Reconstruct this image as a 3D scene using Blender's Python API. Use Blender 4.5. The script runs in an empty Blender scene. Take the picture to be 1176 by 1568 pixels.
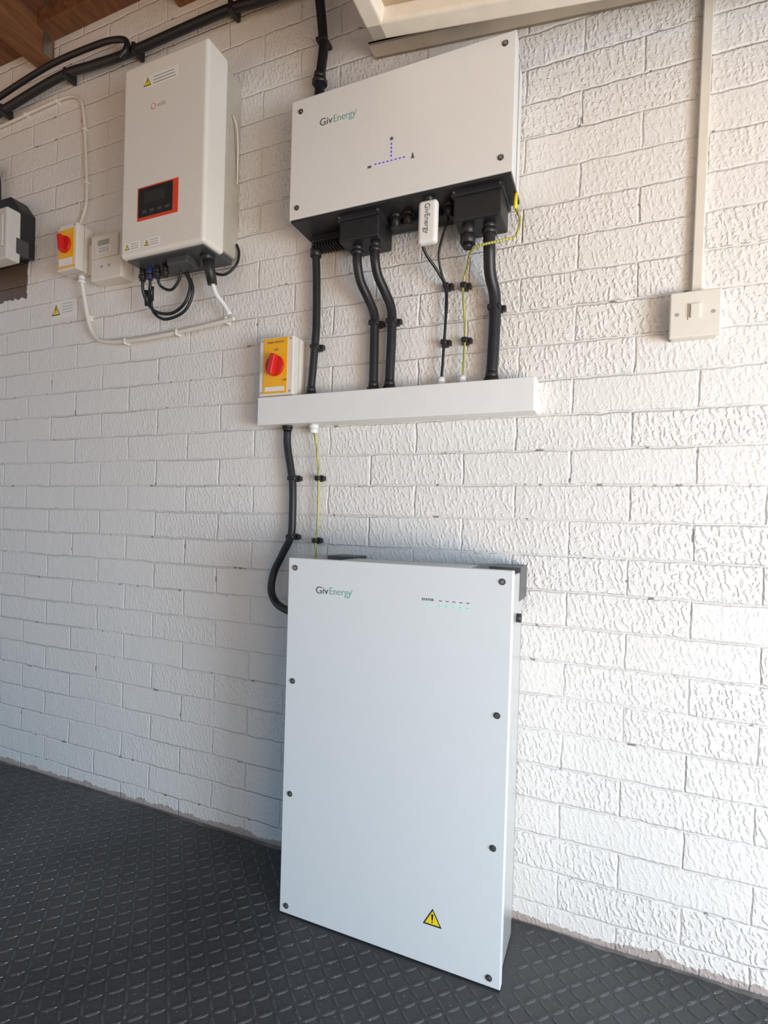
import bpy, bmesh, math, random
from mathutils import Vector, Matrix, Euler
random.seed(7)
scene=bpy.context.scene
COL=scene.collection

# ------------------------------------------------------------ materials
def newmat(name):
    m=bpy.data.materials.new(name); m.use_nodes=True
    nt=m.node_tree; b=nt.nodes['Principled BSDF']
    return m,nt,b
def mat(name,col,rough=.5,metal=0.,var=.04,vscale=30.,bump=0.,bscale=300.,emit=0.):
    m,nt,b=newmat(name); N=nt.nodes; K=nt.links
    tc=N.new('ShaderNodeTexCoord')
    nz=N.new('ShaderNodeTexNoise'); nz.inputs['Scale'].default_value=vscale; nz.inputs['Detail'].default_value=3
    K.new(tc.outputs['Object'],nz.inputs['Vector'])
    rp=N.new('ShaderNodeValToRGB'); rp.color_ramp.elements[0].position=.3; rp.color_ramp.elements[1].position=.7
    rp.color_ramp.elements[0].color=tuple(max(0,c*(1-var)) for c in col)+(1,)
    rp.color_ramp.elements[1].color=tuple(min(1,c*(1+var)) for c in col)+(1,)
    K.new(nz.outputs['Fac'],rp.inputs['Fac']); K.new(rp.outputs['Color'],b.inputs['Base Color'])
    b.inputs['Roughness'].default_value=rough; b.inputs['Metallic'].default_value=metal
    if emit: b.inputs['Emission Color'].default_value=col+(1,); b.inputs['Emission Strength'].default_value=emit
    if bump:
        n2=N.new('ShaderNodeTexNoise'); n2.inputs['Scale'].default_value=bscale; K.new(tc.outputs['Object'],n2.inputs['Vector'])
        bp=N.new('ShaderNodeBump'); bp.inputs['Strength'].default_value=bump; bp.inputs['Distance'].default_value=.001
        K.new(n2.outputs['Fac'],bp.inputs['Height']); K.new(bp.outputs['Normal'],b.inputs['Normal'])
    return m
M_white=mat('white_coat_cool_lit',(.68,.73,.77),.34,var=.006)  # battery white, blued so the colour itself carries the cool low light
M_invwhite=mat('white_coat_warm_lit',(.73,.735,.73),.36,var=.006)  # same white coat, tinted warmer for the warm light higher up
M_solwhite=mat('offwhite_cover',(.75,.73,.68),.4,var=.01)
M_grey=mat('grey_chassis',(.42,.43,.43),.4,metal=.3)
M_lgrey=mat('light_grey_metal',(.62,.63,.63),.3,metal=.55)
M_black=mat('black_plastic',(.016,.016,.018),.45,var=.2)
M_cond=mat('black_conduit_plastic',(.011,.012,.015),.42,var=.2)
M_dark=mat('dark_metal',(.08,.085,.09),.4,metal=.3)
M_pvc=mat('white_pvc',(.77,.775,.775),.35,var=.015)
M_pvcwarm=mat('aged_white_pvc',(.72,.69,.63),.4,var=.02)
M_boxgrey=mat('grey_enclosure',(.58,.57,.54),.45,var=.04)
M_cream=mat('cream_pvc',(.72,.68,.60),.5,var=.05)
M_side=mat('heatsink_cover_grey',(.44,.41,.35),.5,var=.05)
M_red=mat('red_knob',(.60,.018,.012),.35)
M_orange=mat('orange_label',(.68,.07,.025),.4)
M_yellow=mat('yellow_plate',(.88,.44,.01),.4)
M_yel2=mat('yellow_sticker',(.9,.68,.02),.4)
M_screw=mat('screw_steel',(.35,.34,.32),.3,metal=.9)
M_blue=mat('glowing_blue_print',(.06,.04,.75),.5,emit=.25)  # flow-diagram dots, with a faint glow put into the colour
M_bluec=mat('blue_connector',(.02,.04,.15),.4)
M_text=mat('grey_print',(.10,.12,.13),.5)
M_teal=mat('teal_print',(.14,.36,.34),.5)
M_tag=mat('white_sticker',(.80,.80,.78),.5)
M_led=mat('green_led',(.02,.80,.25),.4,emit=1.0)
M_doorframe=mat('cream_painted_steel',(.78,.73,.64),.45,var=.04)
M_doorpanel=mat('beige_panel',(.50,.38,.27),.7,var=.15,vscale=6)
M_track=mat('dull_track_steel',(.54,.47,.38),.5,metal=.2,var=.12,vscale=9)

def earth_mat():
    m,nt,b=newmat('yellow_green_earth'); N=nt.nodes;K=nt.links
    tc=N.new('ShaderNodeTexCoord'); w=N.new('ShaderNodeTexWave'); w.bands_direction='X'; w.inputs['Scale'].default_value=55
    K.new(tc.outputs['Object'],w.inputs['Vector'])
    r=N.new('ShaderNodeValToRGB')
    r.color_ramp.elements[0].color=(.55,.46,.12,1); r.color_ramp.elements[0].position=.5; r.color_ramp.elements[1].color=(.20,.25,.07,1); r.color_ramp.elements[1].position=.75
    K.new(w.outputs['Fac'],r.inputs['Fac']); K.new(r.outputs['Color'],b.inputs['Base Color']); b.inputs['Roughness'].default_value=.4
    return m
M_earth=earth_mat()

def wood_mat(name,c1,c2):
    m,nt,b=newmat(name); N=nt.nodes;K=nt.links
    tc=N.new('ShaderNodeTexCoord'); mp=N.new('ShaderNodeMapping'); mp.inputs['Scale'].default_value=(14,2.0,14)
    K.new(tc.outputs['Object'],mp.inputs['Vector'])
    nz=N.new('ShaderNodeTexNoise'); nz.inputs['Scale'].default_value=3; nz.inputs['Detail'].default_value=8; nz.inputs['Distortion'].default_value=.6
    K.new(mp.outputs[0],nz.inputs['Vector'])
    r=N.new('ShaderNodeValToRGB'); r.color_ramp.elements[0].position=.3; r.color_ramp.elements[1].position=.7
    r.color_ramp.elements[0].color=c1+(1,); r.color_ramp.elements[1].color=c2+(1,)
    K.new(nz.outputs['Fac'],r.inputs['Fac']); K.new(r.outputs['Color'],b.inputs['Base Color']); b.inputs['Roughness'].default_value=.7
    bp=N.new('ShaderNodeBump'); bp.inputs['Strength'].default_value=.4; bp.inputs['Distance'].default_value=.002
    K.new(nz.outputs['Fac'],bp.inputs['Height']); K.new(bp.outputs['Normal'],b.inputs['Normal'])
    return m
M_wood=wood_mat('stained_timber',(.11,.045,.018),(.25,.105,.045))
M_board=wood_mat('roof_boards',(.26,.15,.08),(.42,.27,.16))

BL,RH=.2316,.0753
def math_n(nt,op,a=None,b=None,clamp=False):
    n=nt.nodes.new('ShaderNodeMath'); n.operation=op; n.use_clamp=clamp
    for i,v in enumerate((a,b)):
        if v is None: continue
        if isinstance(v,(int,float)): n.inputs[i].default_value=v
        else: nt.links.new(v,n.inputs[i])
    return n.outputs[0]
def wall_mat():
    m,nt,b=newmat('painted_brick'); N=nt.nodes;K=nt.links
    tc=N.new('ShaderNodeTexCoord'); sp=N.new('ShaderNodeSeparateXYZ'); K.new(tc.outputs['Object'],sp.inputs[0])
    X,Z=sp.outputs['X'],sp.outputs['Z']
    def noise(vec,scale,detail=3,rough=.5,dist=0):
        n=N.new('ShaderNodeTexNoise'); n.inputs['Scale'].default_value=scale; n.inputs['Detail'].default_value=detail
        n.inputs['Roughness'].default_value=rough; n.inputs['Distortion'].default_value=dist; K.new(vec,n.inputs['Vector']); return n.outputs['Fac']
    def mapr(v,a,b_,c=0.,d=1.,smooth=False):
        n=N.new('ShaderNodeMapRange'); n.inputs[1].default_value=a; n.inputs[2].default_value=b_; n.inputs[3].default_value=c; n.inputs[4].default_value=d
        if smooth: n.interpolation_type='SMOOTHSTEP'
        K.new(v,n.inputs[0]); return n.outputs[0]
    OBJ=tc.outputs['Object']
    wob=noise(OBJ,26,3); big=noise(OBJ,3.2,2)
    dz=math_n(nt,'ADD',math_n(nt,'MULTIPLY',math_n(nt,'SUBTRACT',wob,.5),.009),math_n(nt,'MULTIPLY',math_n(nt,'SUBTRACT',big,.5),.010))
    cx=N.new('ShaderNodeCombineXYZ')
    K.new(math_n(nt,'ADD',math_n(nt,'SUBTRACT',X,.0306-BL*40),dz),cx.inputs[0])
    K.new(math_n(nt,'ADD',math_n(nt,'SUBTRACT',Z,.0447-RH*2),dz),cx.inputs[1])
    br=N.new('ShaderNodeTexBrick'); br.offset=.5; br.offset_frequency=2; br.squash=1
    br.inputs['Scale'].default_value=1; br.inputs['Mortar Size'].default_value=.0044; br.inputs['Mortar Smooth'].default_value=1.0
    br.inputs['Brick Width'].default_value=BL; br.inputs['Row Height'].default_value=RH
    br.inputs['Color1'].default_value=(0,0,0,1); br.inputs['Color2'].default_value=(1,1,1,1); br.inputs['Mortar'].default_value=(.5,.5,.5,1)
    K.new(cx.outputs[0],br.inputs['Vector'])
    mort=br.outputs['Fac']; rnd=br.outputs['Color']
    warp=noise(OBJ,30,2,.6)
    phase=math_n(nt,'ADD',math_n(nt,'MULTIPLY',X,2*math.pi*80),math_n(nt,'ADD',math_n(nt,'MULTIPLY',warp,17.),math_n(nt,'ADD',math_n(nt,'MULTIPLY',Z,150),math_n(nt,'MULTIPLY',rnd,40))))
    wv=math_n(nt,'ADD',math_n(nt,'MULTIPLY',math_n(nt,'SINE',phase),.5),.5)
    brk=mapr(noise(OBJ,72,2,.6),.42,.58,0,1,True)
    fine=noise(OBJ,230,3,.7)
    xr=mapr(X,-1.4,-.3,.40,1.0)
    amp=math_n(nt,'MULTIPLY',math_n(nt,'ADD',.35,math_n(nt,'MULTIPLY',rnd,.65)),xr)
    h=math_n(nt,'MULTIPLY',math_n(nt,'MULTIPLY',wv,brk),math_n(nt,'MULTIPLY',amp,.35))
    h=math_n(nt,'MULTIPLY',h,math_n(nt,'SUBTRACT',1.0,mort))
    h=math_n(nt,'ADD',h,math_n(nt,'MULTIPLY',fine,.22))
    h=math_n(nt,'ADD',h,math_n(nt,'MULTIPLY',wob,.32))
    jd=mapr(big,.35,.6,.20,.52)
    h=math_n(nt,'SUBTRACT',h,math_n(nt,'MULTIPLY',mort,jd))
    bp=N.new('ShaderNodeBump'); bp.inputs['Strength'].default_value=1.0; bp.inputs['Distance'].default_value=.0052
    K.new(h,bp.inputs['Height']); K.new(bp.outputs['Normal'],b.inputs['Normal'])
    pitm=math_n(nt,'MULTIPLY',mapr(warp,.64,.68),math_n(nt,'GREATER_THAN',mort,.55))
    base=N.new('ShaderNodeMixRGB'); base.inputs[1].default_value=(.74,.73,.71,1); base.inputs[2].default_value=(.80,.795,.785,1); K.new(big,base.inputs[0])
    bare=N.new('ShaderNodeMixRGB'); bare.inputs[2].default_value=(.36,.28,.25,1)
    zz=math_n(nt,'SUBTRACT',math_n(nt,'MULTIPLY',math_n(nt,'SUBTRACT',noise(OBJ,15,5,.7),.30),.055),Z)
    bm=math_n(nt,'MULTIPLY',math_n(nt,'GREATER_THAN',zz,0),.8)
    K.new(bm,bare.inputs[0]); K.new(base.outputs[0],bare.inputs[1])
    p2=N.new('ShaderNodeMixRGB'); p2.inputs[2].default_value=(.12,.10,.09,1); K.new(math_n(nt,'MULTIPLY',pitm,.8),p2.inputs[0]); K.new(bare.outputs[0],p2.inputs[1])
    px=math_n(nt,'LESS_THAN',math_n(nt,'ABSOLUTE',math_n(nt,'ADD',math_n(nt,'ADD',X,1.93),math_n(nt,'MULTIPLY',math_n(nt,'SUBTRACT',wob,.5),.04))),.095)
    pz=math_n(nt,'LESS_THAN',math_n(nt,'ABSOLUTE',math_n(nt,'ADD',math_n(nt,'SUBTRACT',Z,1.660),math_n(nt,'MULTIPLY',math_n(nt,'SUBTRACT',wob,.5),.04))),.080)
    p3=N.new('ShaderNodeMixRGB'); p3.inputs[2].default_value=(.13,.085,.06,1); K.new(math_n(nt,'MULTIPLY',px,pz),p3.inputs[0]); K.new(p2.outputs[0],p3.inputs[1])
    K.new(p3.outputs[0],b.inputs['Base Color']); b.inputs['Roughness'].default_value=.5
    return m
M_wall=wall_mat()

def floor_mat(name,c1,c2,rough):
    m,nt,b=newmat(name); N=nt.nodes;K=nt.links
    tc=N.new('ShaderNodeTexCoord')
    n=N.new('ShaderNodeTexNoise'); n.inputs['Scale'].default_value=1.7; n.inputs['Detail'].default_value=6; K.new(tc.outputs['Object'],n.inputs['Vector'])
    r=N.new('ShaderNodeValToRGB'); r.color_ramp.elements[0].position=.35; r.color_ramp.elements[1].position=.68
    r.color_ramp.elements[0].color=c1+(1,); r.color_ramp.elements[1].color=c2+(1,)
    K.new(n.outputs['Fac'],r.inputs['Fac'])
    n2=N.new('ShaderNodeTexNoise'); n2.inputs['Scale'].default_value=170; n2.inputs['Detail'].default_value=3; K.new(tc.outputs['Object'],n2.inputs['Vector'])
    r2=N.new('ShaderNodeValToRGB'); r2.color_ramp.elements[0].position=.64; r2.color_ramp.elements[1].position=.72; K.new(n2.outputs['Fac'],r2.inputs['Fac'])
    mx=N.new('ShaderNodeMixRGB'); mx.inputs[2].default_value=(.30,.29,.28,1)
    K.new(math_n(nt,'MULTIPLY',r2.outputs['Color'],.5),mx.inputs[0]); K.new(r.outputs[0],mx.inputs[1])
    K.new(mx.outputs[0],b.inputs['Base Color'])
    rr=N.new('ShaderNodeMapRange'); rr.inputs[1].default_value=.35; rr.inputs[2].default_value=.65; rr.inputs[3].default_value=rough+.12; rr.inputs[4].default_value=rough-.10
    K.new(n.outputs['Fac'],rr.inputs[0]); K.new(rr.outputs[0],b.inputs['Roughness'])
    bp=N.new('ShaderNodeBump'); bp.inputs['Strength'].default_value=.35; bp.inputs['Distance'].default_value=.001; K.new(n2.outputs['Fac'],bp.inputs['Height']); K.new(bp.outputs['Normal'],b.inputs['Normal'])
    return m
M_floor=floor_mat('rubber_treadplate',(.029,.030,.034),(.064,.066,.071),.44)
M_bar=floor_mat('rubber_tread_bar',(.036,.037,.041),(.090,.093,.099),.34)  # lighter copy of the mat rubber, paints highlights onto the raised bars
M_conc=mat('dusty_concrete',(.22,.20,.19),.9,var=.35,vscale=25,bump=.8,bscale=120)

# ------------------------------------------------------------ mesh helpers
def group(name,loc=(0,0,0),rot=(0,0,0)):
    e=bpy.data.objects.new(name,None); e.empty_display_size=.05; COL.objects.link(e); e.location=loc; e.rotation_euler=rot; return e
def finish(name,bm,m,parent,smooth=False):
    me=bpy.data.meshes.new(name); bm.to_mesh(me); bm.free()
    if smooth:
        for p in me.polygons: p.use_smooth=True
    o=bpy.data.objects.new(name,me); COL.objects.link(o)
    for mm in (m if isinstance(m,(list,tuple)) else [m]): me.materials.append(mm)
    if parent is not None: o.parent=parent
    return o
def B(name,xs,ds,zs,m,parent=None,bev=.0015,seg=2):
    """bevelled box: x range, distance-from-wall range, z range"""
    x0,x1=min(xs),max(xs); y0,y1=-max(ds),-min(ds); z0,z1=min(zs),max(zs)
    bm=bmesh.new(); bmesh.ops.create_cube(bm,size=1)
    bmesh.ops.scale(bm,vec=(x1-x0,y1-y0,z1-z0),verts=bm.verts)
    bmesh.ops.translate(bm,vec=((x0+x1)/2,(y0+y1)/2,(z0+z1)/2),verts=bm.verts)
    if bev>0:
        bev=min(bev,.45*min(x1-x0,y1-y0,z1-z0))
        bmesh.ops.bevel(bm,geom=list(bm.edges),offset=bev,segments=seg,affect='EDGES',profile=.5)
    return finish(name,bm,m,parent)
def cyl(name,p0,p1,r,m,parent=None,seg=24,r2=None,bev=0.):
    p0,p1=Vector(p0),Vector(p1); d=p1-p0; L=d.length
    bm=bmesh.new(); bmesh.ops.create_cone(bm,cap_ends=True,segments=seg,radius1=r,radius2=r if r2 is None else r2,depth=L)
    if bev>0:
        es=[e for e in bm.edges if len(e.link_faces)==2 and any(len(f.verts)>4 for f in e.link_faces)]
        bmesh.ops.bevel(bm,geom=es,offset=bev,segments=2,affect='EDGES',profile=.5)
    q=Vector((0,0,1)).rotation_difference(d.normalized())
    bmesh.ops.transform(bm,matrix=Matrix.Translation((p0+p1)/2)@q.to_matrix().to_4x4(),verts=bm.verts)
    o=finish(name,bm,m,parent)
    for p in o.data.polygons: p.use_smooth=len(p.vertices)<=4
    return o
def tube(name,pts,r,m,parent=None,seg=12,step=.006,rib=0.):
    """pts: (x, distance-from-wall, z) control points, Catmull-Rom"""
    P=[Vector((a,-b,c)) for a,b,c in pts]
    P=[P[0]*2-P[1]]+P+[P[-1]*2-P[-2]]
    S=[]
    for i in range(1,len(P)-2):
        a,b,c,d=P[i-1:i+3]; n=max(2,int((c-b).length/step))
        for k in range(n):
            t=k/n
            S.append(.5*((2*b)+(c-a)*t+(2*a-5*b+4*c-d)*t*t+(3*b-a-3*c+d)*t**3))
    S.append(P[-2])
    bm=bmesh.new(); rings=[]; up=Vector((0,1,0))
    for i,s in enumerate(S):
        tg=(S[min(i+1,len(S)-1)]-S[max(i-1,0)]).normalized()
        if abs(tg.dot(up))>.95: up=Vector((1,0,0)) if abs(tg.x)<.9 else Vector((0,0,1))
        n=(up-tg*up.dot(tg)).normalized(); up=n; bt=tg.cross(n)
        rr=r+(rib if (rib and i%2) else 0)
        rings.append([bm.verts.new(s+(n*math.cos(2*math.pi*k/seg)+bt*math.sin(2*math.pi*k/seg))*rr) for k in range(seg)])
    for a,b in zip(rings,rings[1:]):
        for k in range(seg): bm.faces.new((a[k],a[(k+1)%seg],b[(k+1)%seg],b[k]))
    bm.faces.new(rings[0][::-1]); bm.faces.new(rings[-1])
    bmesh.ops.recalc_face_normals(bm,faces=bm.faces)
    return finish(name,bm,m,parent,smooth=True)
def prism(name,poly,d0,d1,m,parent=None,bev=0.):
    bm=bmesh.new()
    f=[bm.verts.new((x,-d1,z)) for x,z in poly]; k=[bm.verts.new((x,-d0,z)) for x,z in poly]
    bm.faces.new(f); bm.faces.new(k[::-1]); n=len(poly)
    for i in range(n): bm.faces.new((f[i],k[i],k[(i+1)%n],f[(i+1)%n]))
    bmesh.ops.recalc_face_normals(bm,faces=bm.faces)
    if bev: bmesh.ops.bevel(bm,geom=list(bm.edges),offset=bev,segments=2,affect='EDGES',profile=.5)
    return finish(name,bm,m,parent)
def text(name,body,x,z,d,size,m,parent=None,spacing=1.,bold=0.,width=None):
    cu=bpy.data.curves.new(name,'FONT'); cu.body=body; cu.size=size; cu.extrude=.0002; cu.space_character=spacing; cu.offset=bold
    o=bpy.data.objects.new(name+'_tmp',cu); COL.objects.link(o)
    dg=bpy.context.evaluated_depsgraph_get(); me=bpy.data.meshes.new_from_object(o.evaluated_get(dg))
    bpy.data.objects.remove(o)
    xs=[v.co.x for v in me.vertices]; wd=max(xs)-min(xs)
    if width: me.transform(Matrix.Scale(width/wd,4,Vector((1,0,0)))); wd=width
    me.transform(Matrix.Translation((x,-d-.0004,z))@Matrix.Rotation(math.pi/2,4,'X')); me.materials.clear(); me.materials.append(m)
    o=bpy.data.objects.new(name,me); COL.objects.link(o)
    if parent: o.parent=parent
    return o
def brand(x,z,d,size,total,parent):
    text('label_first','Giv',x,z,d,size,M_text,parent,width=total*.34)
    text('label_second','Energy',x+total*.37,z,d,size,M_teal,parent,bold=-.0003,width=total*.59)
    cyl('label_mark',(x+total*.985,-d,z+size*.55),(x+total*.985,-d-.0004,z+size*.55),size*.06,M_teal,parent,12)
def screw(x,z,d,parent,r=.0060,i=0):
    cyl('screw_washer_%s'%i,(x,-d,z),(x,-d-.0015,z),r,M_dark,parent,20)
    cyl('screw_head_%s'%i,(x,-d-.0015,z),(x,-d-.0035,z),r*.68,M_screw,parent,6)
def warn(x,z,s,d,parent,tag='warning'):
    h=s*.88
    prism(tag+'_triangle_border',[(x-s/2,z-h/2),(x+s/2,z-h/2),(x,z+h/2)],d-.0002,d+.0003,M_black,parent)
    k=.78
    prism(tag+'_triangle_yellow',[(x-s*k/2,z-h/2+h*.09),(x+s*k/2,z-h/2+h*.09),(x,z+h/2-h*.13)],d+.0001,d+.0006,M_yel2,parent)
    prism(tag+'_mark',[(x-s*.035,z-h*.02),(x+s*.035,z-h*.02),(x+s*.06,z+h*.18),(x-s*.06,z+h*.18)],d+.0005,d+.0009,M_black,parent)
    prism(tag+'_mark_stem',[(x-s*.025,z-h*.18),(x+s*.025,z-h*.18),(x+s*.045,z),(x-s*.045,z)],d+.0005,d+.0009,M_black,parent)
    cyl(tag+'_mark_dot',(x,-d-.0005,z-h*.27),(x,-d-.0009,z-h*.27),s*.04,M_black,parent,12)
def clip(x,z,parent,r=.011,i=0,side=1,m=None):
    m=m or M_black
    B('clip_base_%s'%i,(x-r*1.25,x+r*1.25),(0,.012),(z-.008,z+.008),m,parent,.002)
    B('clip_saddle_%s'%i,(x-r*1.22,x+r*1.22),(.008,.020+r*1.15),(z-.006,z+.006),m,parent,.004,3)
    B('clip_ear_%s'%i,(x+side*r*1.2,x+side*(r*1.2+.008)),(.003,.016),(z-.006,z+.006),m,parent,.002)
def gland(x,z,d,parent,r=.013,h=.022,m=None,i=0,up=1):
    m=m or M_black
    cyl('gland_nut_%s'%i,(x,-d,z),(x,-d,z+up*h*.45),r*1.2,m,parent,6)
    cyl('gland_cap_%s'%i,(x,-d,z+up*h*.45),(x,-d,z+up*h),r,m,parent,20,r2=r*.9)

# ------------------------------------------------------------ room shell
bm=bmesh.new(); bmesh.ops.create_cube(bm,size=1); bmesh.ops.scale(bm,vec=(4.9,.2,2.54),verts=bm.verts); bmesh.ops.translate(bm,vec=(-.95,.1,1.25),verts=bm.verts)
finish('wall_back',bm,M_wall,None)
bm=bmesh.new()
bmesh.ops.create_cube(bm,size=1); bmesh.ops.scale(bm,vec=(5.4,3.4,.1),verts=bm.verts); bmesh.ops.translate(bm,vec=(-.7,-1.7,-.053),verts=bm.verts)
for f in bm.faces: f.material_index=1
N=520; v1=[];v2=[];v3=[]
for i in range(N+1):
    x=-3.4+5.4*i/N; e=-.007-.004*math.sin(x*5.1)-.003*math.sin(x*23+1)-random.random()*.004
    v1.append(bm.verts.new((x,e,-.004))); v2.append(bm.verts.new((x,e-.003,0))); v3.append(bm.verts.new((x,-3.4,0)))
for i in range(N):
    bm.faces.new((v1[i+1],v1[i],v2[i],v2[i+1])); bm.faces.new((v2[i+1],v2[i],v3[i],v3[i+1]))
p=.0245; L,W,Hh=.0135,.0036,.0019
ix=int(4.6/p); iy=int(1.75/p)
for i in range(ix):
    for j in range(iy):
        x=-3.0+i*p; y=-.03-j*p
        if -.66<x<-.145 and -.22<y: continue
        a=math.radians(47 if (i+j)%2 else -43)+random.uniform(-.03,.03); ca,sa=math.cos(a),math.sin(a)
        base=[];top=[]
        for (u,v) in ((-L,0),(-L*.6,W),(L*.6,W),(L,0),(L*.6,-W),(-L*.6,-W)):
            base.append(bm.verts.new((x+u*ca-v*sa,y+u*sa+v*ca,-.0002))); u*=.82;v*=.45
            top.append(bm.verts.new((x+u*ca-v*sa,y+u*sa+v*ca,Hh)))
        fs=[bm.faces.new(top)]
        for k in range(6): fs.append(bm.faces.new((base[k],base[(k+1)%6],top[(k+1)%6],top[k])))
        for f in fs: f.material_index=2
bmesh.ops.recalc_face_normals(bm,faces=bm.faces)
finish('floor',bm,[M_floor,M_conc,M_bar],None)
bm=bmesh.new()
for k in range(24):
    g=bmesh.ops.create_cube(bm,size=1); vs=g['verts']
    bmesh.ops.scale(bm,vec=(5.0,.135,.02),verts=vs); bmesh.ops.translate(bm,vec=(-.9,-.07-k*.141,2.53),verts=vs)
finish('ceiling',bm,M_board,None)
for xx in (-1.76,-1.16,-.56,.04,.64,-2.36,-2.96):
    g=group('timber_rafter')
    B('rafter_beam',(xx-.035,xx+.035),(.0,3.3),(2.325,2.52),M_wood,g,.003)
    B('joist_hanger_strap',(xx+.035,xx+.038),(.01,.04),(2.33,2.50),M_screw,g,.0005)
B('trim_1',(-3.4,1.5),(0,.06),(2.40,2.45),M_wood,None,.003)

# ------------------------------------------------------------ battery cabinet
g=group('battery_storage_cabinet')
x0,x1,z0,z1,D=-.643,-.163,.003,.776,.205
B('front_cover',(x0,x1),(D-.018,D),(z0,z1),M_white,g,.0015)
B('chassis',(x0+.006,x1-.006),(.055,D-.018),(z0,z1-.012),M_lgrey,g,.001)
B('cover_fold',(x0+.002,x1-.003),(D-.034,D-.016),(z0+.002,z1-.004),M_lgrey,g,.001)
B('top_vent_panel',(x0+.09,x1-.1),(.05,D-.03),(z1-.013,z1-.004),M_lgrey,g,.001)
B('bracket_left',(x0+.02,x0+.09),(0,.07),(z1-.06,z1-.0),M_dark,g,.001)
B('bracket_right',(x1-.07,x1-.004),(0,.085),(z1-.070,z1-.002),M_dark,g,.001)
B('rear_mount_plate',(x0+.012,x1-.012),(.001,.056),(z0,z1-.10),M_grey,g,.001)
cyl('side_gland',(x1-.008,-.11,z1-.10),(x1+.003,-.11,z1-.10),.009,M_black,g,20)
for i,(sx,sz) in enumerate(((-.626,.755),(-.182,.755),(-.625,.510),(-.184,.508),(-.624,.265),(-.184,.262),(-.626,.020),(-.184,.020))):
    screw(sx,sz,D,g,i=i)
warn(-.296,.098,.038,D,g)
brand(-.574,.704,D,.0215,.087,g)
text('status_label','STATUS',-.336,.709,D,.0058,M_text,g,1.2,.0002)
for k in range(5):
    xx=-.302+k*.0135
    B('status_tick_%d'%k,(xx,xx+.006),(D,D+.0004),(.7095,.711),M_text,g,0)
    cyl('status_led_%d'%k,(xx+.003,-D,.7005),(xx+.003,-D-.0006,.7005),.0016,M_led,g,12)
cyl('status_led_main',(-.325,-D,.7005),(-.325,-D-.0006,.7005),.0016,M_led,g,12)

# ------------------------------------------------------------ hybrid inverter
g=group('battery_inverter')
x0,x1,z0,z1,D=-.722,-.2035,1.5624,1.838,.121
B('front_cover',(x0,x1),(D-.03,D),(z0,z1),M_invwhite,g,.0015)
B('chassis',(x0+.006,x1-.005),(.012,D-.03),(z0+.001,z1-.006),M_pvc,g,.001)
B('side_seam',(x1-.007,x1-.0035),(.05,.056),(z0+.005,z1-.01),M_grey,g,.0005)
B('wall_bracket',(x0+.05,x1-.05),(0,.013),(z0+.05,z1-.03),M_dark,g,.001)
B('base_plate',(x0+.003,x1-.003),(.010,D-.004),(z0-.006,z0+.003),M_black,g,.001)
B('heatsink_base',(x0+.02,x1-.02),(.012,.05),(z0-.02,z0),M_black,g,.002)
for k in range(12):
    xx=x0+.03+k*.008
    B('heatsink_fin_%d'%k,(xx,xx+.003),(.012,.05),(z0-.034,z0-.015),M_black,g,.0005)
for i,(sx,sz) in enumerate(((-.697,1.809),(-.225,1.817),(-.701,1.587),(-.227,1.592))): screw(sx,sz,D,g,i=i)
brand(-.646,1.762,D,.0235,.095,g)
cyl('home_icon',(-.465,-D,1.689),(-.465,-D-.0006,1.689),.004,M_text,g,6)
for k in range(4): B('flow_v_%d'%k,(-.4664,-.4636),(D,D+.0005),(1.6755-k*.0085,1.680-k*.0085),M_blue,g,0)
for k in range(8): B('flow_h_%d'%k,(-.504+k*.0095,-.4995+k*.0095),(D,D+.0005),(1.641,1.6434),M_blue,g,0)
B('battery_icon',(-.521,-.512),(D,D+.0004),(1.637,1.642),M_text,g,0)
prism('pylon_icon',[(-.419,1.635),(-.411,1.635),(-.4155,1.649)],D,D+.0004,M_text,g)
B('terminal_cover_left',(-.600,-.500),(.018,.098),(1.500,1.560),M_black,g,.004,3)
B('terminal_cover_left_lip',(-.604,-.496),(.018,.104),(1.545,1.559),M_black,g,.002)
B('terminal_cover_right',(-.329,-.228),(.018,.098),(1.494,1.560),M_black,g,.004,3)
B('terminal_cover_right_lip',(-.333,-.224),(.018,.104),(1.545,1.559),M_black,g,.002)
for i,xx in enumerate((-.475,-.445,-.350)):
    cyl('port_%d'%i,(xx,-.06,1.562),(xx,-.06,1.528),.011,M_black,g,20)
    cyl('port_collar_%d'%i,(xx,-.06,1.562),(xx,-.06,1.55),.014,M_black,g,20)
for i,(a,b_) in enumerate(((-.598,1.553),(-.502,1.553),(-.327,1.553),(-.230,1.553))): cyl('cover_screw_%d'%i,(a,-.104,b_),(a,-.106,b_),.003,M_screw,g,12)
B('dongle_body',(-.405,-.362),(.088,.108),(1.458,1.550),M_pvc,g,.008,4)
cyl('dongle_neck',(-.3835,-.098,1.548),(-.3835,-.098,1.566),.010,M_black,g,20)
t=text('dongle_label','GivEnergy',0,0,0,.0165,M_text,None,.95,-.0002); t.data.transform(Matrix.Translation((-.388,-.1086,1.541))@Matrix.Rotation(math.pi/2,4,'Y')); t.parent=g
gland(-.565,1.478,.07,g,.012,.024,i=0); gland(-.520,1.478,.07,g,.012,.024,i=1)
gland(-.257,1.470,.07,g,.014,.026,i=2)
gland(-.300,1.452,.08,g,.014,.044,i=3); cyl('gland_blank',(-.300,-.08,1.452),(-.300,-.08,1.444),.010,M_black,g,16)
cyl('earth_stud',(-.208,-.05,1.560),(-.208,-.05,1.525),.004,M_yel2,g,10)
gland(-.701,1.515,.03,g,.012,.045,i=5)

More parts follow.
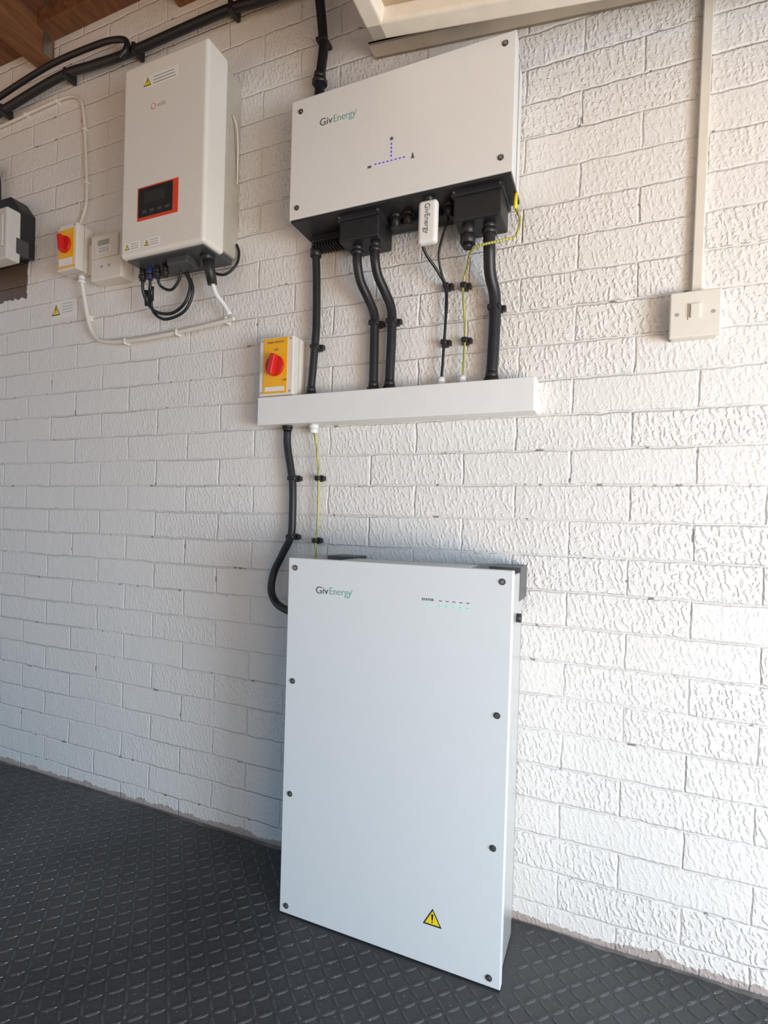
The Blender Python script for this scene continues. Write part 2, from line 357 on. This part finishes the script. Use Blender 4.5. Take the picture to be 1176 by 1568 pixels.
# ------------------------------------------------------------ solar inverter
g=group('solar_inverter')
x0,x1,z0,z1,D=-1.252,-.964,1.552,2.062,.135
B('front_cover',(x0,x1),(.055,D),(z0,z1),M_solwhite,g,.010,4)
B('rear_chassis',(x0+.004,x1-.002),(.0,.056),(z0+.012,z1-.02),M_side,g,.003)
B('bottom_plate',(x0+.012,x1-.012),(.01,D-.014),(z0-.004,z0+.02),M_dark,g,.002)
B('display_border',(-1.190,-1.050),(D,D+.0012),(1.640,1.728),M_orange,g,.004,3)
B('display_panel',(-1.186,-1.068),(D+.001,D+.0022),(1.648,1.724),M_black,g,.004,3)
B('lcd_screen',(-1.165,-1.095),(D+.002,D+.003),(1.684,1.712),mat('lcd',(.03,.04,.036),.3),g,.001)
for k in range(4): B('button_%d'%k,(-1.170+k*.026,-1.156+k*.026),(D+.002,D+.0032),(1.657,1.665),M_dark,g,.001)
B('warning_sticker',(-1.178,-1.062),(D,D+.0004),(1.990,2.018),M_tag,g,0)
warn(-1.165,2.004,.026,D+.0004,g)
for k in range(3): B('sticker_line_%d'%k,(-1.145,-1.075+.004*k),(D+.0004,D+.0006),(2.009-k*.008,2.0105-k*.008),M_text,g,0)
text('logo_text','solis',-1.130,1.928,D,.018,M_side,g)
cyl('logo_ring',(-1.143,-D,1.934),(-1.143,-D-.0005,1.934),.008,M_orange,g,24); cyl('logo_ring_inner',(-1.143,-D-.0004,1.934),(-1.143,-D-.0008,1.934),.0065,M_solwhite,g,24)
for k,xx in enumerate((-1.225,-1.155)):
    B('lower_sticker_%d'%k,(xx-.012,xx+.045),(D,D+.0004),(1.568,1.590),M_tag,g,0)
    warn(xx,1.579,.017,D+.0004,g,'lower_warning_%d'%k)
    for j in range(3): B('lower_line_%d_%d'%(k,j),(xx+.013,xx+.040),(D+.0004,D+.0006),(1.584-j*.006,1.585-j*.006),M_text,g,0)
for i,xx in enumerate((-1.232,-1.205,-1.178,-1.15)):
    cyl('dc_connector_%d'%i,(xx,-.075,1.555),(xx,-.075,1.515),.0085,M_black if i!=1 else M_bluec,g,16)
    cyl('dc_collar_%d'%i,(xx,-.075,1.53),(xx,-.075,1.522),.011,M_black,g,8)
B('comms_cover',(-1.12,-1.05),(.05,.10),(1.53,1.553),M_dark,g,.003)
cyl('ac_plug',(-1.006,-.075,1.555),(-.998,-.06,1.478),.0155,M_black,g,20,r2=.0125)
cyl('ac_plug_collar',(-1.006,-.075,1.555),(-1.004,-.072,1.535),.019,M_black,g,12)
tube('dc_cable_1',[(-1.232,.075,1.52),(-1.235,.07,1.49),(-1.235,.05,1.46),(-1.21,.04,1.438),(-1.16,.035,1.432),(-1.115,.035,1.455),(-1.098,.035,1.50),(-1.11,.045,1.535),(-1.135,.06,1.553)],.0042,M_cond,g)
tube('dc_cable_2',[(-1.205,.075,1.52),(-1.208,.07,1.49),(-1.225,.05,1.47),(-1.225,.04,1.440),(-1.18,.04,1.415),(-1.12,.03,1.435),(-1.092,.03,1.49),(-1.105,.045,1.54)],.0040,M_cond,g)
tube('dc_cable_3',[(-1.178,.075,1.52),(-1.18,.06,1.50),(-1.15,.05,1.49),(-1.12,.05,1.52),(-1.11,.06,1.553)],.0038,M_cond,g)
cyl('inline_connector_1',(-1.232,-.062,1.495),(-1.236,-.052,1.455),.0075,M_black,g,14)
cyl('inline_connector_2',(-1.207,-.068,1.50),(-1.220,-.055,1.468),.0075,M_black,g,14)
tube('earth_lead',[(-1.035,.06,1.553),(-1.02,.045,1.525),(-.985,.03,1.515),(-.955,.02,1.54),(-.952,.012,1.575),(-.960,.012,1.60)],.0035,M_cond,g)
tube('ac_flex',[(-.998,.060,1.482),(-.992,.05,1.455),(-.978,.036,1.432),(-.964,.028,1.406)],.0058,M_pvc,g)
tube('side_lead',[(-.962,.04,1.93),(-.952,.035,1.90),(-.950,.03,1.85),(-.958,.02,1.80),(-.962,.015,1.76)],.002,M_cream,g)

g=group('white_cable_conduit')
tube('conduit_run',[(-1.534,.03,1.575),(-1.530,.022,1.52),(-1.512,.018,1.445),(-1.485,.016,1.405),(-1.44,.015,1.387),(-1.322,.015,1.379),(-1.15,.015,1.385),(-.985,.018,1.395),(-.955,.020,1.398)],.0062,M_pvcwarm,g)
gland(-1.534,1.572,.03,g,.010,.024,M_pvc,0)
for i,(a,b_) in enumerate(((-1.36,1.379),(-1.16,1.384),(-.985,1.397),(-1.52,1.47))): B('conduit_clip_%d'%i,(a-.004,a+.004),(0,.023),(b_-.009,b_+.009),M_pvcwarm,g,.003)

# ------------------------------------------------------------ isolators / meter
def isolator(x0,x1,z0,z1,d,px0,px1,pz0,pz1,kx,kz,kr,rot,m):
    g=group('rotary_isolator_switch')
    B('enclosure',(x0,x1),(0,d),(z0,z1),m,g,.003,3)
    B('lid_seam',(x0-.0005,x1+.0005),(d*.55,d*.58),(z0-.0005,z1+.0005),M_grey,g,0)
    B('yellow_plate',(px0,px1),(d,d+.002),(pz0,pz1),M_yellow,g,.001)
    cyl('knob_base',(kx,-d-.002,kz),(kx,-d-.010,kz),kr,M_red,g,32,bev=.0015)
    o=B('knob_grip',(-kr*.28,kr*.28),(0,.018),(-kr*.98,kr*.98),M_red,None,.003,3)
    o.data.transform(Matrix.Translation((kx,-d-.008,kz))@Matrix.Rotation(rot,4,'Y')); o.parent=g
    for i,(a,b_) in enumerate(((x0+.008,z0+.008),(x1-.008,z0+.008),(x0+.008,z1-.008),(x1-.008,z1-.008))):
        cyl('lid_screw_%d'%i,(a,-d,b_),(a,-d-.001,b_),.003,M_grey,g,12)
    return g,d
g,d=isolator(-.842,-.741,1.171,1.318,.058,-.828,-.757,1.176,1.314,-.791,1.244,.026,math.radians(12),M_pvcwarm)
text('plate_text_top','MAIN SWITCH',-.817,1.301,d+.002,.0075,M_text,g); text('plate_text_off','OFF',-.797,1.282,d+.002,.008,M_text,g); text('plate_text_side','ON',-.770,1.205,d+.002,.008,M_text,g)
B('plate_strip',(-.822,-.764),(d+.002,d+.0024),(1.181,1.192),M_tag,g,0)
g,d=isolator(-1.607,-1.523,1.605,1.745,.06,-1.600,-1.532,1.612,1.728,-1.568,1.681,.025,math.radians(-8),M_pvcwarm)
B('plate_strip',(-1.596,-1.536),(d+.002,d+.0024),(1.617,1.640),M_tag,g,0)
g=group('generation_meter')
B('meter_case',(-1.478,-1.352),(0,.045),(1.562,1.700),M_pvcwarm,g,.004,3)
B('meter_side_spacer',(-1.5215,-1.478),(0,.02),(1.60,1.69),M_pvcwarm,g,.002)
B('meter_upper_lid',(-1.470,-1.360),(.045,.052),(1.625,1.690),M_pvcwarm,g,.003,3)
B('meter_display',(-1.440,-1.395),(.052,.0528),(1.660,1.675),mat('meter_lcd',(.35,.38,.33),.3),g,0)
B('meter_label',(-1.445,-1.385),(.052,.0525),(1.635,1.654),M_tag,g,0)
for k in range(3): B('meter_line_%d'%k,(-1.438,-1.395),(.0525,.0529),(1.650-k*.005,1.651-k*.005),M_text,g,0)
cyl('meter_screw_a',(-1.40,-.045,1.60),(-1.40,-.047,1.60),.004,M_grey,g,12); cyl('meter_screw_b',(-1.43,-.045,1.60),(-1.43,-.047,1.60),.004,M_grey,g,12)

g=group('electrical_warning_sticker')
B('sticker_backing',(-1.711,-1.599),(0,.0012),(1.492,1.548),M_tag,g,0)
warn(-1.690,1.520,.040,.0012,g)
for k in range(4): B('sticker_line_%d'%k,(-1.660,-1.612),(.0012,.0016),(1.535-k*.009,1.5370-k*.009),M_grey,g,0)

# ------------------------------------------------------------ cable trunking + drops
g=group('cable_trunking')
B('trunking_body',(-.8475,-.156),(0,.046),(1.099,1.169),M_pvc,g,.001)
B('trunking_lid',(-.8475,-.156),(.045,.054),(1.0985,1.1695),M_pvc,g,.002)
B('end_cap',(-.158,-.1545),(0,.053),(1.099,1.169),M_pvc,g,.001)
gl=[(-.709,.011),(-.537,.0115),(-.495,.0115),(-.253,.013)]
for i,(x,r) in enumerate(gl): gland(x,1.169,.022,g,r*1.12,.026,i=i)
gland(-.368,1.169,.022,g,.0095,.022,M_pvc,10); gland(-.319,1.169,.022,g,.0095,.022,M_pvc,11)
gland(-.776,1.099,.022,g,.0125,.012,i=12,up=-1); gland(-.698,1.099,.022,g,.011,.022,M_pvc,13,up=-1)

def conduit(name,pts,r,clips=(),m=M_cond,rib=.0005,side=1):
    g=group(name)
    tube('conduit',pts,r,m,g,seg=14,step=.003 if rib else .006,rib=rib)
    for i,(a,b_) in enumerate(clips): clip(a,b_,g,r,i,side)
    return g
conduit('black_cable_conduit',[(-.701,.03,1.520),(-.700,.024,1.45),(-.699,.022,1.346),(-.702,.022,1.29),(-.709,.022,1.194)],.0098,[(-.701,1.295)])
conduit('black_cable_conduit',[(-.565,.07,1.485),(-.565,.07,1.46),(-.563,.055,1.425),(-.552,.035,1.392),(-.541,.023,1.36),(-.538,.022,1.32),(-.537,.022,1.194)],.0108,[(-.539,1.335)])
conduit('black_cable_conduit',[(-.520,.07,1.485),(-.520,.07,1.46),(-.518,.055,1.43),(-.507,.035,1.398),(-.496,.023,1.365),(-.493,.022,1.32),(-.495,.022,1.194)],.0108,[(-.494,1.335)])
conduit('black_cable_conduit',[(-.257,.07,1.478),(-.257,.065,1.44),(-.258,.045,1.40),(-.251,.026,1.36),(-.250,.022,1.31),(-.251,.022,1.25),(-.253,.022,1.194)],.0125,[(-.251,1.335)])
g=group('data_cable')
tube('lead_a',[(-.401,.09,1.47),(-.395,.07,1.45),(-.378,.04,1.425),(-.365,.02,1.395),(-.363,.018,1.337),(-.365,.018,1.27),(-.368,.02,1.190)],.0032,M_cond,g)
tube('lead_b',[(-.350,.06,1.530),(-.360,.06,1.50),(-.372,.055,1.455),(-.370,.035,1.42),(-.362,.02,1.39),(-.361,.018,1.337)],.0028,M_cond,g)
clip(-.364,1.40,g,.006,0); clip(-.365,1.272,g,.006,1)
def earth(name,pts,clips):
    g=group(name); tube('wire',pts,.0027,M_earth,g)
    for i,(a,b_) in enumerate(clips): clip(a,b_,g,.006,i)
earth('inverter_earth_cable',[(-.208,.05,1.53),(-.198,.05,1.50),(-.205,.055,1.465),(-.225,.083,1.447),(-.285,.090,1.436),(-.312,.035,1.425),(-.324,.020,1.395),(-.320,.018,1.33),(-.317,.018,1.273),(-.319,.02,1.192)],[(-.323,1.395),(-.317,1.272)])
earth('battery_earth_cable',[(-.698,.022,1.0765),(-.693,.02,1.06),(-.684,.018,.985),(-.681,.018,.90),(-.683,.018,.84),(-.687,.018,.804),(-.682,.02,.765),(-.672,.04,.735),(-.644,.07,.72)],[(-.684,.965),(-.687,.808)])
conduit('battery_cable',[(-.776,.022,1.0865),(-.775,.022,1.05),(-.764,.022,.995),(-.756,.022,.95),(-.754,.022,.88),(-.757,.022,.818),(-.781,.024,.767),(-.802,.028,.72),(-.803,.035,.672),(-.770,.05,.642),(-.70,.075,.63),(-.639,.085,.63)],.0098,[(-.757,.965),(-.757,.815)],rib=0)

g=group('overhead_power_cable')
tube('run_main',[(-3.2,.03,2.15),(-2.5,.03,2.17),(-2.1,.03,2.192),(-1.675,.03,2.240),(-1.50,.03,2.232),(-1.362,.03,2.224),(-1.012,.03,2.226),(-.853,.03,2.212),(-.5,.03,2.208),(.2,.03,2.20)],.0125,M_cond,g)
tube('run_upper',[(-3.2,.045,2.17),(-2.5,.045,2.19),(-2.1,.045,2.222),(-1.80,.045,2.262),(-1.645,.045,2.276),(-1.47,.045,2.272),(-1.395,.045,2.262),(-1.352,.045,2.245),(-1.345,.05,2.215),(-1.37,.055,2.19)],.0085,M_cond,g)
for i,(x,z) in enumerate(((-1.93,2.210),(-1.62,2.238),(-1.33,2.224),(-.98,2.225))): B('saddle_%d'%i,(x-.007,x+.007),(.001,.0435),(z-.0155,z+.0155),M_black,g,.004,3)
g=conduit('inverter_feed_cable',[(-.702,.060,2.30),(-.702,.055,2.19),(-.700,.030,2.08),(-.698,.026,2.03),(-.704,.026,1.97),(-.708,.026,1.87),(-.708,.026,1.834)],.0122,[],rib=0)
gland(-.706,1.945,.026,g,.016,.028,i=3); B('conduit_clip',(-.714,-.686),(0,.0405),(2.045,2.056),M_black,g,.004,3)
g=group('white_cable')
tube('wire_drop',[(-2.6,.008,2.17),(-1.966,.008,2.185),(-1.80,.008,2.192),(-1.658,.008,2.193),(-1.60,.008,2.175),(-1.575,.008,2.13),(-1.560,.008,2.0),(-1.550,.008,1.86),(-1.560,.010,1.80),(-1.575,.02,1.747)],.0045,M_cream,g)
for i,(a,b_) in enumerate(((-1.553,1.90),(-1.567,2.07),(-1.7,2.193),(-1.85,2.19))): B('pin_clip_%d'%i,(a-.006,a+.006),(0,.014),(b_-.003,b_+.003),M_pvc,g,.001)

g=group('consumer_unit')
prism('black_back_frame',[(-2.15,1.70),(-1.80,1.70),(-1.80,1.84),(-1.845,1.89),(-2.15,1.89)],0,.055,M_black,g,.003)
B('white_case',(-2.10,-1.788),(.055,.10),(1.662,1.825),M_boxgrey,g,.006,3)
B('case_door',(-2.08,-1.80),(.10,.106),(1.70,1.80),M_boxgrey,g,.004)
B('breaker_block',(-1.812,-1.786),(.03,.07),(1.69,1.74),M_dark,g,.002)
tube('entry_pipe',[(-2.2,.03,2.03),(-2.03,.03,2.035),(-1.985,.03,2.02),(-1.968,.03,1.98),(-1.966,.03,1.88)],.017,M_black,g)

g=group('mini_trunking')
prism('trunking_strip',[(.127,1.312),(.144,1.312),(.152,2.40),(.135,2.40)],0,.014,M_cream,g,.0015)
g=group('light_switch')
B('back_box',(.094,.172),(0,.026),(1.229,1.310),M_pvcwarm,g,.002)
B('switch_plate',(.089,.175),(.026,.035),(1.226,1.313),M_pvcwarm,g,.003,3)
B('rocker_surround',(.120,.143),(.035,.0365),(1.258,1.290),M_pvcwarm,g,.001)
B('rocker',(.1235,.1395),(.0345,.0405),(1.261,1.287),M_pvcwarm,g,.0015)
for i,x in enumerate((.102,.162)): cyl('plate_screw_%d'%i,(x,-.035,1.270),(x,-.0357,1.270),.0035,M_grey,g,14)

# ------------------------------------------------------------ garage door (stored overhead) + its track
al=math.atan(.161)
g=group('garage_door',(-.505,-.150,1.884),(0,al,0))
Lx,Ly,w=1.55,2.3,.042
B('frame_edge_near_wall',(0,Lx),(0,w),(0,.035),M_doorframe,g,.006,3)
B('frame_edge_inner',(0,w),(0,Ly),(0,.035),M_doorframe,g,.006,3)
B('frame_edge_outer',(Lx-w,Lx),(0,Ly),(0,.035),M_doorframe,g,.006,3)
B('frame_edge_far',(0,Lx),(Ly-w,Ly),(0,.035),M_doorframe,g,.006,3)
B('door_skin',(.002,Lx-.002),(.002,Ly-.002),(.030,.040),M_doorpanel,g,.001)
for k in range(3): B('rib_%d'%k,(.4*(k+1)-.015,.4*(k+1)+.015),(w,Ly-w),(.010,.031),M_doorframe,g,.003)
g=group('door_track',(-.566,0,1.985),(0,math.atan(.117),0))
B('track_web',(0,1.6),(0,.008),(0,.055),M_track,g,.001)
B('track_lower_flange',(0,1.6),(0,.045),(0,.006),M_track,g,.001)
B('track_upper_flange',(0,1.6),(0,.045),(.049,.055),M_track,g,.001)
B('track_lip',(0,1.6),(.040,.045),(0,.016),M_track,g,.001)

# ------------------------------------------------------------ camera
yaw,pitch,roll,F,cy=0.4003,-0.01143,0.02892,824.4,27.38
fw=Vector((-math.sin(yaw)*math.cos(pitch),math.cos(yaw)*math.cos(pitch),math.sin(pitch)))
r=Vector((math.cos(yaw),math.sin(yaw),0)); u=r.cross(fw)
c,s=math.cos(roll),math.sin(roll); r,u=c*r+s*u,-s*r+c*u
cam=bpy.data.cameras.new('camera'); co=bpy.data.objects.new('camera',cam); COL.objects.link(co)
co.matrix_world=Matrix((( r.x,u.x,-fw.x,0),(r.y,u.y,-fw.y,-1.2),(r.z,u.z,-fw.z,.8554),(0,0,0,1)))
cam.sensor_fit='HORIZONTAL'; cam.sensor_width=36; cam.lens=36*F/1176; cam.shift_y=cy/1176; cam.clip_start=.02
scene.camera=co

# ------------------------------------------------------------ light
w=bpy.data.worlds.new('world'); scene.world=w; w.use_nodes=True; nt=w.node_tree
bg=nt.nodes['Background']; tc=nt.nodes.new('ShaderNodeTexCoord'); sp=nt.nodes.new('ShaderNodeSeparateXYZ'); nt.links.new(tc.outputs['Generated'],sp.inputs[0])
mr=nt.nodes.new('ShaderNodeMapRange'); mr.inputs[1].default_value=-.15; mr.inputs[2].default_value=.12; nt.links.new(sp.outputs['Z'],mr.inputs[0])
rp=nt.nodes.new('ShaderNodeValToRGB'); rp.color_ramp.elements[0].color=(1,.66,.42,1); rp.color_ramp.elements[1].color=(.44,.72,1,1); nt.links.new(mr.outputs[0],rp.inputs[0])
nt.links.new(rp.outputs[0],bg.inputs[0]); bg.inputs[1].default_value=.78
def area(name,loc,target,sx,sy,power,col):
    l=bpy.data.lights.new(name,'AREA'); l.shape='RECTANGLE'; l.size=sx; l.size_y=sy; l.energy=power; l.color=col
    o=bpy.data.objects.new(name,l); COL.objects.link(o); o.location=loc
    o.rotation_euler=(Vector(target)-Vector(loc)).to_track_quat('-Z','Y').to_euler(); return o
area('daylight_door_opening',(1.95,-1.40,.58),(-.6,0,.05),.9,.9,64,(.64,.83,1.0))
area('driveway_bounce',(1.3,-1.6,.12),(-.4,-.1,2.3),1.4,1.1,58,(1.0,.72,.45))

scene.view_settings.view_transform='Standard'; scene.view_settings.look='None'; scene.view_settings.exposure=0
